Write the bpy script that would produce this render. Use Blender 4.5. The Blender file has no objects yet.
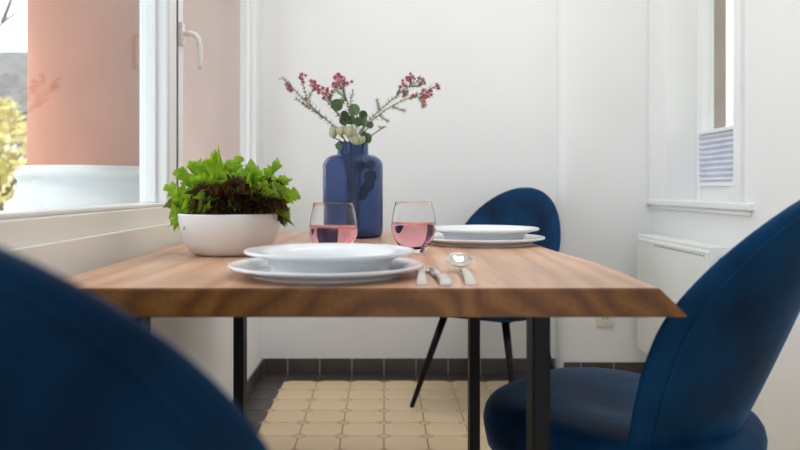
import bpy, bmesh, math, random
from mathutils import Vector, Matrix, noise
random.seed(7)
R = math.radians
S = bpy.context.scene
COL = S.collection

# ------------------------------------------------------------------ camera
cam_d = bpy.data.cameras.new('camera')
cam = bpy.data.objects.new('camera', cam_d); COL.objects.link(cam)
cam.location = (0, 0, 0.90); cam.rotation_euler = (R(90), 0, 0)
cam_d.sensor_width = 36.0; cam_d.lens = 744 / 800 * 36.0
cam_d.shift_x = 16 / 800; cam_d.shift_y = -37 / 800
cam_d.clip_start = 0.02; cam_d.clip_end = 200
cam_d.dof.use_dof = True; cam_d.dof.focus_distance = 1.85; cam_d.dof.aperture_fstop = 3.6
S.camera = cam

# ------------------------------------------------------------------ world, sun, fill lights
W = bpy.data.worlds.new('sky'); S.world = W; W.use_nodes = True
bgn = W.node_tree.nodes['Background']
bgn.inputs[0].default_value = (0.86, 0.93, 1.0, 1); bgn.inputs[1].default_value = 2.2
sun_d = bpy.data.lights.new('sun', 'SUN'); sun_d.energy = 1.2; sun_d.angle = R(2); sun_d.color = (1, .93, .82)
sun = bpy.data.objects.new('sun', sun_d); COL.objects.link(sun)
sun.rotation_euler = Vector((0.5, 0.3, -0.9)).to_track_quat('-Z', 'Y').to_euler()
def area(name, loc, target, sx, sy, power, color=(1, 1, 1)):
    d = bpy.data.lights.new(name, 'AREA'); d.shape = 'RECTANGLE'; d.size = sx; d.size_y = sy; d.energy = power; d.color = color
    o = bpy.data.objects.new(name, d); COL.objects.link(o); o.location = loc
    o.rotation_euler = (Vector(target) - Vector(loc)).to_track_quat('-Z', 'Y').to_euler()
    return o
area('rear_fill_light', (0.55, -2.40, 0.75), (0.3, 3, 0.35), 2.1, 1.3, 17, (0.80, 0.89, 1.0))  # added fill behind the camera, lifts the floor and low walls; no door there
area('ceiling_fill_light', (0.4, 1.1, 2.85), (0.4, 1.1, 0), 1.4, 1.4, 9, (0.90, 0.94, 1.0))  # added overhead fill, no lamp modelled
area('ceiling_fill_light', (0.35, 2.65, 2.85), (0.35, 2.65, 0), 1.3, 0.6, 9, (1.0, 0.96, 0.91))  # second added overhead fill, brightens the back wall and floor
S.view_settings.view_transform = 'Standard'; S.view_settings.look = 'None'
S.view_settings.exposure = 0.45; S.view_settings.gamma = 1.0
S.view_settings.use_curve_mapping = False

# ------------------------------------------------------------------ materials
MATS = {}
def mat(name, color, rough=0.5, metal=0.0, **kw):
    m = bpy.data.materials.new(name); m.use_nodes = True
    b = m.node_tree.nodes['Principled BSDF']
    b.inputs['Base Color'].default_value = (*color, 1); b.inputs['Roughness'].default_value = rough
    b.inputs['Metallic'].default_value = metal
    for k, v in kw.items():
        b.inputs[k].default_value = v
    MATS[name] = m
    return m
def nodes(m): return m.node_tree.nodes, m.node_tree.links, m.node_tree.nodes['Principled BSDF']
def vary(m, c1, c2, scale=4.0, detail=4, stretch=(1, 1, 1), bump=0.0, bscale=60, p0=.35, p1=.65, bdist=.002):
    n, l, b = nodes(m)
    tc = n.new('ShaderNodeTexCoord'); mp = n.new('ShaderNodeMapping'); mp.inputs['Scale'].default_value = stretch
    l.new(tc.outputs['Object'], mp.inputs[0])
    nz = n.new('ShaderNodeTexNoise'); nz.inputs['Scale'].default_value = scale; nz.inputs['Detail'].default_value = detail
    l.new(mp.outputs[0], nz.inputs['Vector'])
    cr = n.new('ShaderNodeValToRGB'); e = cr.color_ramp.elements
    e[0].position = p0; e[1].position = p1; e[0].color = (*c1, 1); e[1].color = (*c2, 1)
    l.new(nz.outputs[0], cr.inputs[0]); l.new(cr.outputs[0], b.inputs['Base Color'])
    if bump:
        nb = n.new('ShaderNodeTexNoise'); nb.inputs['Scale'].default_value = bscale; nb.inputs['Detail'].default_value = 3
        l.new(mp.outputs[0], nb.inputs['Vector'])
        bp = n.new('ShaderNodeBump'); bp.inputs['Strength'].default_value = bump; bp.inputs['Distance'].default_value = bdist
        l.new(nb.outputs[0], bp.inputs['Height']); l.new(bp.outputs[0], b.inputs['Normal'])
    return m

vary(mat('wall', (.8, .8, .79), .75), (.845, .845, .84), (.87, .87, .865), 2.0, bump=.08, bscale=90)
vary(mat('trim', (.85, .85, .85), .4), (.85, .85, .85), (.87, .87, .87), 3)
vary(mat('pvc', (.84, .85, .86), .3), (.84, .84, .84), (.86, .86, .86), 3)
vary(mat('pvc_shadow_gap', (.12, .10, .08), .7), (.10, .08, .07), (.14, .12, .1), 8)
vary(mat('sill', (.88, .84, .77), .45), (.87, .83, .75), (.90, .86, .79), 3)
vary(mat('grout', (.32, .24, .16), .9), (.28, .20, .13), (.36, .27, .19), 20)
vary(mat('grout_light', (.45, .42, .38), .9), (.42, .39, .35), (.48, .45, .41), 20)
vary(mat('tile_cream', (.90, .68, .42), .28), (.88, .66, .40), (.93, .73, .48), 3.3, 2)
vary(mat('tile_inset', (.80, .59, .36), .32), (.76, .56, .34), (.84, .63, .40), 3)
vary(mat('tile_dark', (.06, .048, .045), .35), (.050, .040, .037), (.078, .062, .056), 7, bump=.1)
vary(mat('ceramic', (.86, .87, .88), .12), (.85, .86, .87), (.87, .88, .89), 2)
vary(mat('bowl_white', (.84, .82, .80), .28), (.83, .81, .79), (.86, .84, .82), 2)
vary(mat('black_metal', (.005, .005, .006), .5, **{'Specular IOR Level': .25}), (.004, .004, .005), (.008, .008, .009), 9)
mat('steel', (.72, .70, .66), .16, 1.0); vary(MATS['steel'], (.70, .68, .64), (.76, .74, .70), 5)
vary(mat('steel_satin', (.6, .58, .54), .38, 1.0), (.58, .56, .52), (.64, .62, .58), 30)
vary(mat('radiator', (.86, .88, .86), .35), (.85, .87, .85), (.87, .89, .87), 2)
vary(mat('socket_plastic', (.80, .76, .66), .35), (.79, .75, .65), (.81, .77, .67), 2)
vary(mat('blind', (.72, .74, .84), .8), (.70, .72, .82), (.76, .78, .87), 10)
vary(mat('salmon', (.46, .185, .12), .85), (.44, .175, .112), (.49, .20, .13), 5, bump=.2, bscale=120)
vary(mat('reflection_pink', (.50, .31, .26), .85), (.48, .295, .245), (.52, .325, .275), 5, bump=.2, bscale=120)  # pink of the sash reflection stand-in
vary(mat('stucco_white', (.60, .62, .64), .8), (.58, .60, .62), (.63, .65, .67), 5, bump=.2, bscale=100)
vary(mat('stucco_brown', (.34, .27, .21), .85), (.32, .25, .19), (.37, .30, .23), 6, bump=.2)
vary(mat('house_white', (.85, .84, .82), .8), (.83, .82, .80), (.87, .86, .84), 1)
vary(mat('roof_grey', (.13, .125, .115), .8), (.11, .105, .10), (.16, .15, .135), 3)
vary(mat('pink_panel', (.55, .18, .24), .7), (.52, .16, .22), (.60, .22, .28), 3)
vary(mat('window_dark', (.12, .14, .16), .1), (.10, .12, .14), (.15, .17, .19), 2)
vary(mat('ground', (.30, .28, .22), .95), (.24, .24, .14), (.40, .36, .28), .6)
vary(mat('bark', (.16, .11, .08), .9), (.12, .08, .06), (.2, .15, .11), 12)
vary(mat('yellow_leaf', (.60, .48, .18), .7), (.40, .38, .14), (.68, .52, .18), .9)
vary(mat('stem_green', (.26, .25, .14), .6), (.20, .20, .10), (.34, .29, .18), 30)
vary(mat('needle_green', (.24, .29, .15), .6), (.19, .23, .12), (.32, .36, .22), 30)
vary(mat('petal_pink', (.78, .34, .40), .55), (.68, .24, .32), (.90, .58, .56), 60)
vary(mat('petal_magenta', (.50, .05, .28), .55), (.45, .04, .25), (.60, .12, .36), 45)
vary(mat('flower_eye', (.22, .05, .08), .6), (.18, .04, .06), (.28, .07, .1), 60)
vary(mat('euc_leaf', (.14, .22, .09), .6), (.10, .17, .06), (.20, .29, .13), 25)
vary(mat('cream_petal', (.90, .89, .70), .5), (.84, .85, .55), (.94, .93, .80), 25)

def velvet():
    m = mat('velvet', (.01, .05, .16), .65); n, l, b = nodes(m)
    vary(m, (.0006, .011, .034), (.002, .055, .150), 6.5, 5, (1, 1, .7), .35, 11, .3, .70, .010)
    b.inputs['Sheen Weight'].default_value = .6; b.inputs['Sheen Roughness'].default_value = .25
    b.inputs['Sheen Tint'].default_value = (.14, .40, .75, 1)
    b.inputs['Specular IOR Level'].default_value = .12; b.inputs['Roughness'].default_value = .6
velvet()

def wood(name='wood', k=1.0, sat=1.0, rough=.33, ramp=((.47, .255, .145), (.53, .305, .178), (.60, .36, .225))):
    m = mat(name, (.5, .3, .18), rough); n, l, b = nodes(m)
    tc = n.new('ShaderNodeTexCoord')
    mp = n.new('ShaderNodeMapping'); mp.inputs['Location'].default_value = (-.20, 0, -1.04); mp.inputs['Scale'].default_value = (1, .16, 1.5)
    l.new(tc.outputs['Object'], mp.inputs[0])
    nz = n.new('ShaderNodeTexNoise'); nz.inputs['Scale'].default_value = 3.2; nz.inputs['Detail'].default_value = 3
    l.new(mp.outputs[0], nz.inputs['Vector'])
    mx = n.new('ShaderNodeVectorMath'); mx.operation = 'MULTIPLY_ADD'
    mx.inputs[1].default_value = (.26, .0, .26); l.new(nz.outputs['Color'], mx.inputs[0]); l.new(mp.outputs[0], mx.inputs[2])
    wv = n.new('ShaderNodeTexWave'); wv.wave_type = 'RINGS'; wv.rings_direction = 'Y'
    wv.inputs['Scale'].default_value = 6; wv.inputs['Distortion'].default_value = 3.0; wv.inputs['Detail'].default_value = 4; wv.inputs['Detail Scale'].default_value = 1.6
    l.new(mx.outputs[0], wv.inputs['Vector'])
    cr = n.new('ShaderNodeValToRGB'); e = cr.color_ramp.elements
    e[0].position = .0; e[0].color = (*ramp[0], 1); e[1].position = 1; e[1].color = (*ramp[2], 1)
    x = cr.color_ramp.elements.new(.35); x.color = (*ramp[1], 1)
    l.new(wv.outputs['Color'], cr.inputs[0])
    mp2 = n.new('ShaderNodeMapping'); mp2.inputs['Scale'].default_value = (60, 2.5, 60); l.new(tc.outputs['Object'], mp2.inputs[0])
    fn = n.new('ShaderNodeTexNoise'); fn.inputs['Scale'].default_value = 2.2; fn.inputs['Detail'].default_value = 4; l.new(mp2.outputs[0], fn.inputs['Vector'])
    mp3 = n.new('ShaderNodeMapping'); mp3.inputs['Scale'].default_value = (1.6, .5, 1.6); l.new(tc.outputs['Object'], mp3.inputs[0])
    pn = n.new('ShaderNodeTexNoise'); pn.inputs['Scale'].default_value = 2.2; pn.inputs['Detail'].default_value = 3; l.new(mp3.outputs[0], pn.inputs['Vector'])
    r3 = n.new('ShaderNodeValToRGB'); r3.color_ramp.elements[0].position = .36; r3.color_ramp.elements[1].position = .62
    r3.color_ramp.elements[0].color = (.86, .80, .77, 1); r3.color_ramp.elements[1].color = (1.22, 1.20, 1.20, 1); l.new(pn.outputs[0], r3.inputs[0])
    r2 = n.new('ShaderNodeValToRGB'); r2.color_ramp.elements[0].color = (.84, .82, .80, 1); r2.color_ramp.elements[1].color = (1.08, 1.08, 1.08, 1)
    r2.color_ramp.elements[0].position = .3; r2.color_ramp.elements[1].position = .6; l.new(fn.outputs[0], r2.inputs[0])
    m1 = n.new('ShaderNodeMix'); m1.data_type = 'RGBA'; m1.blend_type = 'MULTIPLY'; m1.inputs[0].default_value = 1
    l.new(cr.outputs[0], m1.inputs[6]); l.new(r2.outputs[0], m1.inputs[7])
    m2 = n.new('ShaderNodeMix'); m2.data_type = 'RGBA'; m2.blend_type = 'MULTIPLY'; m2.inputs[0].default_value = 1
    l.new(m1.outputs[2], m2.inputs[6]); l.new(r3.outputs[0], m2.inputs[7])
    hs = n.new('ShaderNodeHueSaturation'); hs.inputs['Value'].default_value = k; hs.inputs['Saturation'].default_value = sat
    l.new(m2.outputs[2], hs.inputs['Color']); l.new(hs.outputs[0], b.inputs['Base Color'])
    bp = n.new('ShaderNodeBump'); bp.inputs['Strength'].default_value = .12; bp.inputs['Distance'].default_value = .001
    l.new(fn.outputs[0], bp.inputs['Height']); l.new(bp.outputs[0], b.inputs['Normal'])
    b.inputs['Specular IOR Level'].default_value = .55
wood(); wood('wood_end_grain_shaded', .42, 1.40, .5, ((.33, .165, .085), (.48, .255, .14), (.60, .35, .205)))  # end grain, with the shade of the front face darkened into its colour

def leafmat(name, c1, c2, scale):
    m = mat(name, c1, .45); vary(m, c1, c2, scale, 3, (1, 1, 1), .5, 55, .3, .7, .004)
    n, l, b = nodes(m); out = n['Material Output']
    tr = n.new('ShaderNodeBsdfTranslucent'); tr.inputs[0].default_value = (c2[0] * 1.3, c2[1] * 1.3, c2[2], 1)
    ms = n.new('ShaderNodeMixShader'); ms.inputs[0].default_value = .4
    l.new(b.outputs[0], ms.inputs[1]); l.new(tr.outputs[0], ms.inputs[2]); l.new(ms.outputs[0], out.inputs['Surface'])
leafmat('lettuce_green', (.08, .22, .010), (.38, .57, .045), 40)
leafmat('lettuce_red', (.022, .009, .007), (.095, .050, .018), 30)
leafmat('lettuce_mixed', (.10, .055, .014), (.22, .36, .04), 26)

def panemat():
    m = bpy.data.materials.new('pane'); m.use_nodes = True; n, l = m.node_tree.nodes, m.node_tree.links
    n.remove(n['Principled BSDF'])
    tr = n.new('ShaderNodeBsdfTransparent'); tr.inputs[0].default_value = (.97, .985, .98, 1)
    gl = n.new('ShaderNodeBsdfGlossy'); gl.inputs['Roughness'].default_value = .01
    ms = n.new('ShaderNodeMixShader'); lw = n.new('ShaderNodeLayerWeight'); lw.inputs[0].default_value = .5
    pw = n.new('ShaderNodeMath'); pw.operation = 'POWER'; pw.inputs[1].default_value = 5; l.new(lw.outputs['Facing'], pw.inputs[0])
    ma = n.new('ShaderNodeMath'); ma.operation = 'MULTIPLY_ADD'; ma.inputs[1].default_value = .96; ma.inputs[2].default_value = .04
    l.new(pw.outputs[0], ma.inputs[0]); l.new(ma.outputs[0], ms.inputs[0]); l.new(tr.outputs[0], ms.inputs[1]); l.new(gl.outputs[0], ms.inputs[2])
    l.new(ms.outputs[0], n['Material Output'].inputs['Surface']); MATS['pane'] = m
panemat()
mat('clear_glass', (1, 1, 1), 0.0, **{'Transmission Weight': 1.0, 'IOR': 1.22})
mat('rose_wine', (.98, .46, .50), 0.0, **{'Transmission Weight': 1.0, 'IOR': 1.20})
def vaseglass():
    m = mat('vase_glass', (.10, .16, .42), .24, **{'Transmission Weight': .9, 'IOR': 1.2})
    vary(m, (.20, .27, .48), (.26, .34, .56), 3, 2)
vaseglass()

# ------------------------------------------------------------------ helpers
def link(name, bm, m, parent=None, smooth=False, mods=None):
    me = bpy.data.meshes.new(name); bm.normal_update(); bm.to_mesh(me); bm.free()
    me.materials.append(MATS[m] if isinstance(m, str) else m)
    if smooth:
        for p in me.polygons: p.use_smooth = True
    o = bpy.data.objects.new(name, me); COL.objects.link(o)
    if parent is not None: o.parent = parent
    return o
def inst(name, me, parent, loc=(0, 0, 0), rot=(0, 0, 0), sc=(1, 1, 1)):
    o = bpy.data.objects.new(name, me); COL.objects.link(o); o.parent = parent
    o.location = loc; o.rotation_euler = rot; o.scale = sc
    return o
def empty(name, loc=(0, 0, 0), rz=0):
    o = bpy.data.objects.new(name, None); COL.objects.link(o); o.location = loc; o.rotation_euler = (0, 0, rz)
    o.empty_display_size = .05
    return o
def tag(o, label=None, cat=None, group=None, kind=None):
    if label: o['label'] = label
    if cat: o['category'] = cat
    if group: o['group'] = group
    if kind: o['kind'] = kind
    return o
def structure(o, label=None, cat=None):
    o['kind'] = 'structure'
    return tag(o, label, cat)
def bevel(bm, w, seg=2):
    bmesh.ops.bevel(bm, geom=bm.edges[:], offset=w, segments=seg, affect='EDGES', profile=.5)
def box(bm, a, b):
    x0, y0, z0 = a; x1, y1, z1 = b
    v = [bm.verts.new(p) for p in ((x0, y0, z0), (x1, y0, z0), (x1, y1, z0), (x0, y1, z0), (x0, y0, z1), (x1, y0, z1), (x1, y1, z1), (x0, y1, z1))]
    for f in ((0, 3, 2, 1), (4, 5, 6, 7), (0, 1, 5, 4), (1, 2, 6, 5), (2, 3, 7, 6), (3, 0, 4, 7)):
        bm.faces.new([v[i] for i in f])
    return bm
def mkbox(name, a, b, m, parent=None, bev=0, seg=2):
    bm = bmesh.new(); box(bm, a, b)
    if bev: bevel(bm, bev, seg)
    return link(name, bm, m, parent)
def lathe(bm, prof, n=48, c=(0, 0, 0)):
    rings = []
    for r, z in prof:
        if r < 1e-6: rings.append([bm.verts.new((c[0], c[1], c[2] + z))])
        else: rings.append([bm.verts.new((c[0] + r * math.cos(2 * math.pi * i / n), c[1] + r * math.sin(2 * math.pi * i / n), c[2] + z)) for i in range(n)])
    for a, b in zip(rings, rings[1:]):
        for i in range(n):
            j = (i + 1) % n
            if len(a) == 1 and len(b) == 1: continue
            if len(a) == 1: bm.faces.new((a[0], b[j], b[i]))
            elif len(b) == 1: bm.faces.new((a[i], a[j], b[0]))
            else: bm.faces.new((a[i], a[j], b[j], b[i]))
    bmesh.ops.recalc_face_normals(bm, faces=bm.faces[:])
    return bm
def tube(bm, pts, rad, n=8, cap=True):
    pts = [Vector(p) for p in pts]
    if not hasattr(rad, '__len__'): rad = [rad] * len(pts)
    rings = []; up = None
    for i, p in enumerate(pts):
        t = (pts[min(i + 1, len(pts) - 1)] - pts[max(i - 1, 0)]).normalized()
        if up is None: up = Vector((0, 0, 1)) if abs(t.z) < .9 else Vector((1, 0, 0))
        s = t.cross(up).normalized(); up = s.cross(t).normalized()
        rings.append([bm.verts.new(p + (s * math.cos(2 * math.pi * k / n) + up * math.sin(2 * math.pi * k / n)) * rad[i]) for k in range(n)])
    for a, b in zip(rings, rings[1:]):
        for i in range(n):
            j = (i + 1) % n; bm.faces.new((a[i], b[i], b[j], a[j]))
    if cap:
        bm.faces.new(rings[0]); bm.faces.new(rings[-1][::-1])
    bmesh.ops.recalc_face_normals(bm, faces=bm.faces[:])
    return bm
def bez(p0, p1, p2, n=8):
    p0, p1, p2 = Vector(p0), Vector(p1), Vector(p2)
    return [p0 * (1 - t) ** 2 + p1 * 2 * t * (1 - t) + p2 * t * t for t in [i / n for i in range(n + 1)]]
def interp(tab, x):
    for (a, b), (c, d) in zip(tab, tab[1:]):
        if x <= c:
            u = (x - a) / (c - a); return b + (d - b) * u
    return tab[-1][1]

# ------------------------------------------------------------------ room shell
XL, YB, YR, XR = -0.59, 3.60, 3.52, 1.26          # left wall, back wall, projecting back wall, right wall
CEIL = 2.9
floor = structure(mkbox('floor', (-.75, -2.6, -.06), (4.1, 3.9, -.003), 'grout'), 'tiled floor of cream octagons with a dark border', 'floor')
P = .155
# octagonal tile + diamond inset
def octmesh():
    bm = bmesh.new(); h = P / 2 - .0016; c = .026
    pts = [(-h + c, -h), (h - c, -h), (h, -h + c), (h, h - c), (h - c, h), (-h + c, h), (-h, h - c), (-h, -h + c)]
    f = bm.faces.new([bm.verts.new((x, y, -.003)) for x, y in pts])
    r = bmesh.ops.extrude_face_region(bm, geom=[f]); vs = [v for v in r['geom'] if isinstance(v, bmesh.types.BMVert)]
    for v in vs:
        v.co.z = 0.0; v.co.x *= .993; v.co.y *= .993
    bmesh.ops.recalc_face_normals(bm, faces=bm.faces[:])
    me = bpy.data.meshes.new('floor_tile'); bm.to_mesh(me); bm.free(); me.materials.append(MATS['tile_cream']); return me
def diamesh():
    bm = bmesh.new(); c = .0238
    f = bm.faces.new([bm.verts.new(p) for p in ((-c, 0, -.003), (0, -c, -.003), (c, 0, -.003), (0, c, -.003))])
    r = bmesh.ops.extrude_face_region(bm, geom=[f]); vs = [v for v in r['geom'] if isinstance(v, bmesh.types.BMVert)]
    for v in vs:
        v.co.z = -.0003; v.co.x *= .98; v.co.y *= .98
    bmesh.ops.recalc_face_normals(bm, faces=bm.faces[:])
    me = bpy.data.meshes.new('inset_tile'); bm.to_mesh(me); bm.free(); me.materials.append(MATS['tile_inset']); return me
om, dm = octmesh(), diamesh()
Y0 = 3.475
for j in range(22):
    for i in range(-3, 8):
        inst('floor_tile', om, floor, (P * (i + .5), Y0 - P * (j + .5), 0))
        if j > 0: inst('inset_tile', dm, floor, (P * i, Y0 - P * j, 0))
def tilebox(sx, sy, sz, m, name):
    bm = bmesh.new(); box(bm, (-sx / 2, -sy / 2, 0), (sx / 2, sy / 2, sz)); bevel(bm, .0015, 1)
    me = bpy.data.meshes.new(name); bm.to_mesh(me); bm.free(); me.materials.append(MATS[m]); return me
bb = tilebox(P - .004, .118, .004, 'tile_dark', 'border_tile')
bl = tilebox(.118, P - .004, .004, 'tile_dark', 'border_tile')
for i in range(-4, 8): inst('border_tile', bb, floor, (P * (i + .5), Y0 + .0625, -.0035))
for j in range(22): inst('border_tile', bl, floor, (-P * 3 - .0625, Y0 - P * (j + .5), -.0035))

# baseboards of dark tiles
KB = .077
def base(name, x0, x1, y, label):
    o = structure(mkbox(name, (x0, y - .006, -.003), (x1, y, KB - .001), 'grout_light'), label, 'baseboard')
    n0 = math.floor(x0 / P); n1 = math.ceil(x1 / P)
    for i in range(n0, n1):
        a = max(x0, P * i) + .0022; b = min(x1, P * (i + 1)) - .0022
        if b - a > .01:
            mkbox('base_tile', (a, y - .0085, 0), (b, y - .004, KB), 'tile_dark', o, .0012, 1)
    return o
base('baseboard_back', XL + .011, .828, YB, 'dark brown tile skirting along the back wall')
base('baseboard_trim', .848, XR, YR, 'dark brown tile skirting under the projecting wall by the radiator')
bo = structure(mkbox('baseboard_left', (XL, 0, -.003), (XL + .006, YB, KB - .001), 'grout_light'), 'dark brown tile skirting below the large left window', 'baseboard')
for j in range(-1, 22):
    a = max(0.1, Y0 - P * (j + 1)); b = min(YB - .001, Y0 - P * j)
    if b - a > .01: mkbox('base_tile', (XL + .004, a + .0015, 0), (XL + .011, b - .0015, KB), 'tile_dark', bo, .0012, 1)

# back wall (main + projecting pier with a rounded bright corner)
structure(mkbox('wall_back', (-.69, YB, -.05), (.9, YB + .14, CEIL), 'wall'), 'plain white back wall behind the vase', 'wall')
bm = bmesh.new()
prof = [(.832, YB + .1), (.832, YB - .004)]
for k in range(9):
    a = k / 8 * math.pi / 2
    prof.append((.877 - .045 * math.cos(a), YB - .035 - .045 * math.sin(a)))
prof += [(XR + .25, YR), (XR + .25, YB + .1)]
lo = [bm.verts.new((x, y, 0)) for x, y in prof]; hi = [bm.verts.new((x, y, CEIL)) for x, y in prof]
for i in range(len(prof)):
    j = (i + 1) % len(prof); bm.faces.new((lo[i], lo[j], hi[j], hi[i]))
bm.faces.new(lo); bm.faces.new(hi); bmesh.ops.recalc_face_normals(bm, faces=bm.faces[:])
structure(link('wall_pier', bm, 'wall'), 'projecting grey white wall section with rounded edge behind the radiator', 'wall')

# left wall with big window opening
WZ0, WZ1, WY0, WY1 = .80, 2.45, .25, 3.575
bm = bmesh.new()
T0, T1 = XL - .10, XL
box(bm, (T0, -2.6, -.05), (T1, WY0, CEIL)); box(bm, (T0, WY0, -.05), (T1, YB, WZ0))
box(bm, (T0, WY0, WZ1), (T1, YB, CEIL)); box(bm, (T0, WY1, WZ0), (T1, YB, WZ1))
structure(link('wall_left', bm, 'wall'), 'white wall under and around the large left window', 'wall')
structure(mkbox('trim_1', (XL - .004, WY0 - .03, .700), (XL + .006, YB - .001, WZ0 + .004), 'sill', None, .003), 'cream ledge moulding under the large left window', 'trim')

# right wall with narrow window recess (opening y 2.655..3.30, z .86..2.3)
OY0, OY1, OZ0, OZ1 = 2.655, 3.30, .845, 2.35
bm = bmesh.new(); A, B = XR, XR + .25
box(bm, (A, .4, -.05), (B, OY0, CEIL)); box(bm, (A, OY0, -.05), (B, OY1, OZ0)); box(bm, (A, OY0, OZ1), (B, OY1, CEIL))
box(bm, (A, OY1, -.05), (B, YR, CEIL))
structure(link('wall_right', bm, 'wall'), 'white right wall with the narrow recessed window', 'wall')
# rest of the room behind the camera
structure(mkbox('wall_return', (XR + .25, .4, -.05), (4.1, .55, CEIL), 'wall'), 'white wall of the room beyond the alcove', 'wall')
structure(mkbox('wall_far_right', (4.0, -2.6, -.05), (4.1, .4, CEIL), 'wall'), 'far right white wall behind the camera', 'wall')
structure(mkbox('wall_rear', (-.75, -2.6, -.05), (4.1, -2.5, CEIL), 'wall'), 'white wall behind the camera', 'wall')
structure(mkbox('ceiling', (-.75, -2.6, CEIL), (4.1, YB + .14, CEIL + .1), 'wall'), 'plain white ceiling', 'ceiling')

# ------------------------------------------------------------------ window_1 (large, left)
w1 = structure(empty('window_1', (XL - .05, 1.9, WZ0)), 'large white left window with two sashes above the table', 'window')
def w1box(name, a, b, m='pvc', parent=None, bev=.004):
    p = parent or w1
    off = Vector(w1.location) if p is w1 else Vector(w1.location)
    return mkbox(name, tuple(Vector(a) - off), tuple(Vector(b) - off), m, p, bev)
FX0, FX1 = XL - .09, XL - .006
w1box('frame_rail', (FX0, WY0, WZ0), (FX1, WY1, WZ0 + .05), 'sill')
w1box('frame_rail', (FX0, WY0, WZ1 - .05), (FX1, WY1, WZ1))
w1box('frame_post', (FX0, 2.066, WZ0 + .05), (FX1, 2.140, WZ1 - .05))
w1box('frame_post', (FX0, WY1 - .03, WZ0 + .05), (FX1, WY1, WZ1 - .05))
w1box('frame_post', (FX0, WY0, WZ0 + .05), (FX1, WY0 + .05, WZ1 - .05))
w1box('gap_strip', (FX1 - .020, 2.141, WZ0 + .05), (FX1 - .0005, 2.158, WZ1 - .05), 'pvc_shadow_gap', bev=0)
def sash(y0, y1, wd, lo):
    s = w1box('sash', (FX0 + .012, y0, WZ0 + .05), (FX1 - .002, y0 + wd, WZ1 - .05))
    for nm, a, b in (('sash_stile', (FX0 + .012, y1 - wd, WZ0 + .05), (FX1 - .002, y1, WZ1 - .05)),
                     ('sash_rail', (FX0 + .012, y0 + wd, WZ0 + .05), (FX1 - .002, y1 - wd, WZ0 + .05 + lo)),
                     ('sash_rail', (FX0 + .012, y0 + wd, WZ1 - .05 - lo), (FX1 - .002, y1 - wd, WZ1 - .05)),
                     ('glazing_bead', (FX0 + .025, y0 + wd - .001, WZ0 + .05 + lo), (FX1 - .03, y0 + wd + .010, WZ1 - .05 - lo)),
                     ('glazing_bead', (FX0 + .025, y1 - wd - .010, WZ0 + .05 + lo), (FX1 - .03, y1 - wd + .001, WZ1 - .05 - lo))):
        w1box(nm, a, b, 'pvc', s, .003)
    w1box('pane', (FX0 + .038, y0 + wd, WZ0 + .05 + lo), (FX0 + .042, y1 - wd, WZ1 - .05 - lo), 'pane', s, 0)
    return s
sash(.305, 2.062, .012, .010)
s2 = sash(2.159, WY1 - .031, .060, .05)
# handle
hw = Vector(w1.location)
h = w1box('window_handle', (FX1 - .004, 2.165, 1.315), (FX1 + .010, 2.192, 1.385), 'sill', None, .003)
bm = bmesh.new()
tube(bm, [Vector(p) - hw for p in ((FX1 + .008, 2.178, 1.352), (FX1 + .032, 2.178, 1.352), (FX1 + .043, 2.180, 1.349), (FX1 + .051, 2.184, 1.338), (FX1 + .054, 2.188, 1.32), (FX1 + .055, 2.192, 1.29), (FX1 + .054, 2.195, 1.262), (FX1 + .051, 2.196, 1.250))],
     [.008, .008, .008, .008, .0075, .007, .0065, .006], 12)
link('handle_lever', bm, 'sill', h, True)

# ------------------------------------------------------------------ window_2 (narrow, right)
w2 = structure(empty('window_2', (XR + .13, 3.0, OZ0)), 'narrow right window with half lowered pleated blind above the radiator', 'window')
o2 = Vector(w2.location)
def w2box(name, a, b, m='trim', bev=.003, parent=None):
    return mkbox(name, tuple(Vector(a) - o2), tuple(Vector(b) - o2), m, parent or w2, bev)
GX = XR + .13
w2box('frame_post', (GX - .005, 3.245, OZ0), (GX + .05, OY1, OZ1))
w2box('frame_post', (GX - .005, OY0, OZ0), (GX + .05, OY0 + .05, OZ1))
w2box('frame_rail', (GX - .005, OY0 + .05, OZ0), (GX + .05, 3.245, OZ0 + .064))
w2box('frame_rail', (GX - .005, OY0 + .05, OZ1 - .05), (GX + .05, 3.245, OZ1))
w2box('pane', (GX + .025, OY0 + .05, OZ0 + .055), (GX + .029, 3.245, OZ1 - .05), 'pane', 0)
# casing strip on the room side with a flared foot
bm = bmesh.new()
pr = [(2.600, OZ0), (2.600, OZ1), (2.655, OZ1), (2.655, .95), (2.660, .925), (2.672, .905), (2.690, .89), (2.694, .875), (2.694, OZ0)]
a_ = [bm.verts.new((XR - .014 - o2.x, y - o2.y, z - o2.z)) for y, z in pr]; b_ = [bm.verts.new((XR + .012 - o2.x, y - o2.y, z - o2.z)) for y, z in pr]
bm.faces.new(a_); bm.faces.new(b_)
for i in range(len(pr)):
    j = (i + 1) % len(pr); bm.faces.new((a_[i], a_[j], b_[j], b_[i]))
bmesh.ops.recalc_face_normals(bm, faces=bm.faces[:])
link('casing', bm, 'trim', w2)
w2box('casing', (XR - .012, OY1, OZ0), (XR + .002, YR - .004, OZ1), 'trim', .003)
w2box('window_sill', (XR - .022, 2.53, OZ0 - .024), (GX - .006, YR - .002, OZ0 + .003), 'trim', .005)
w2box('sill_moulding', (XR - .010, 2.55, OZ0 - .042), (XR + .002, YR - .02, OZ0 - .024), 'trim', .004)

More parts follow.
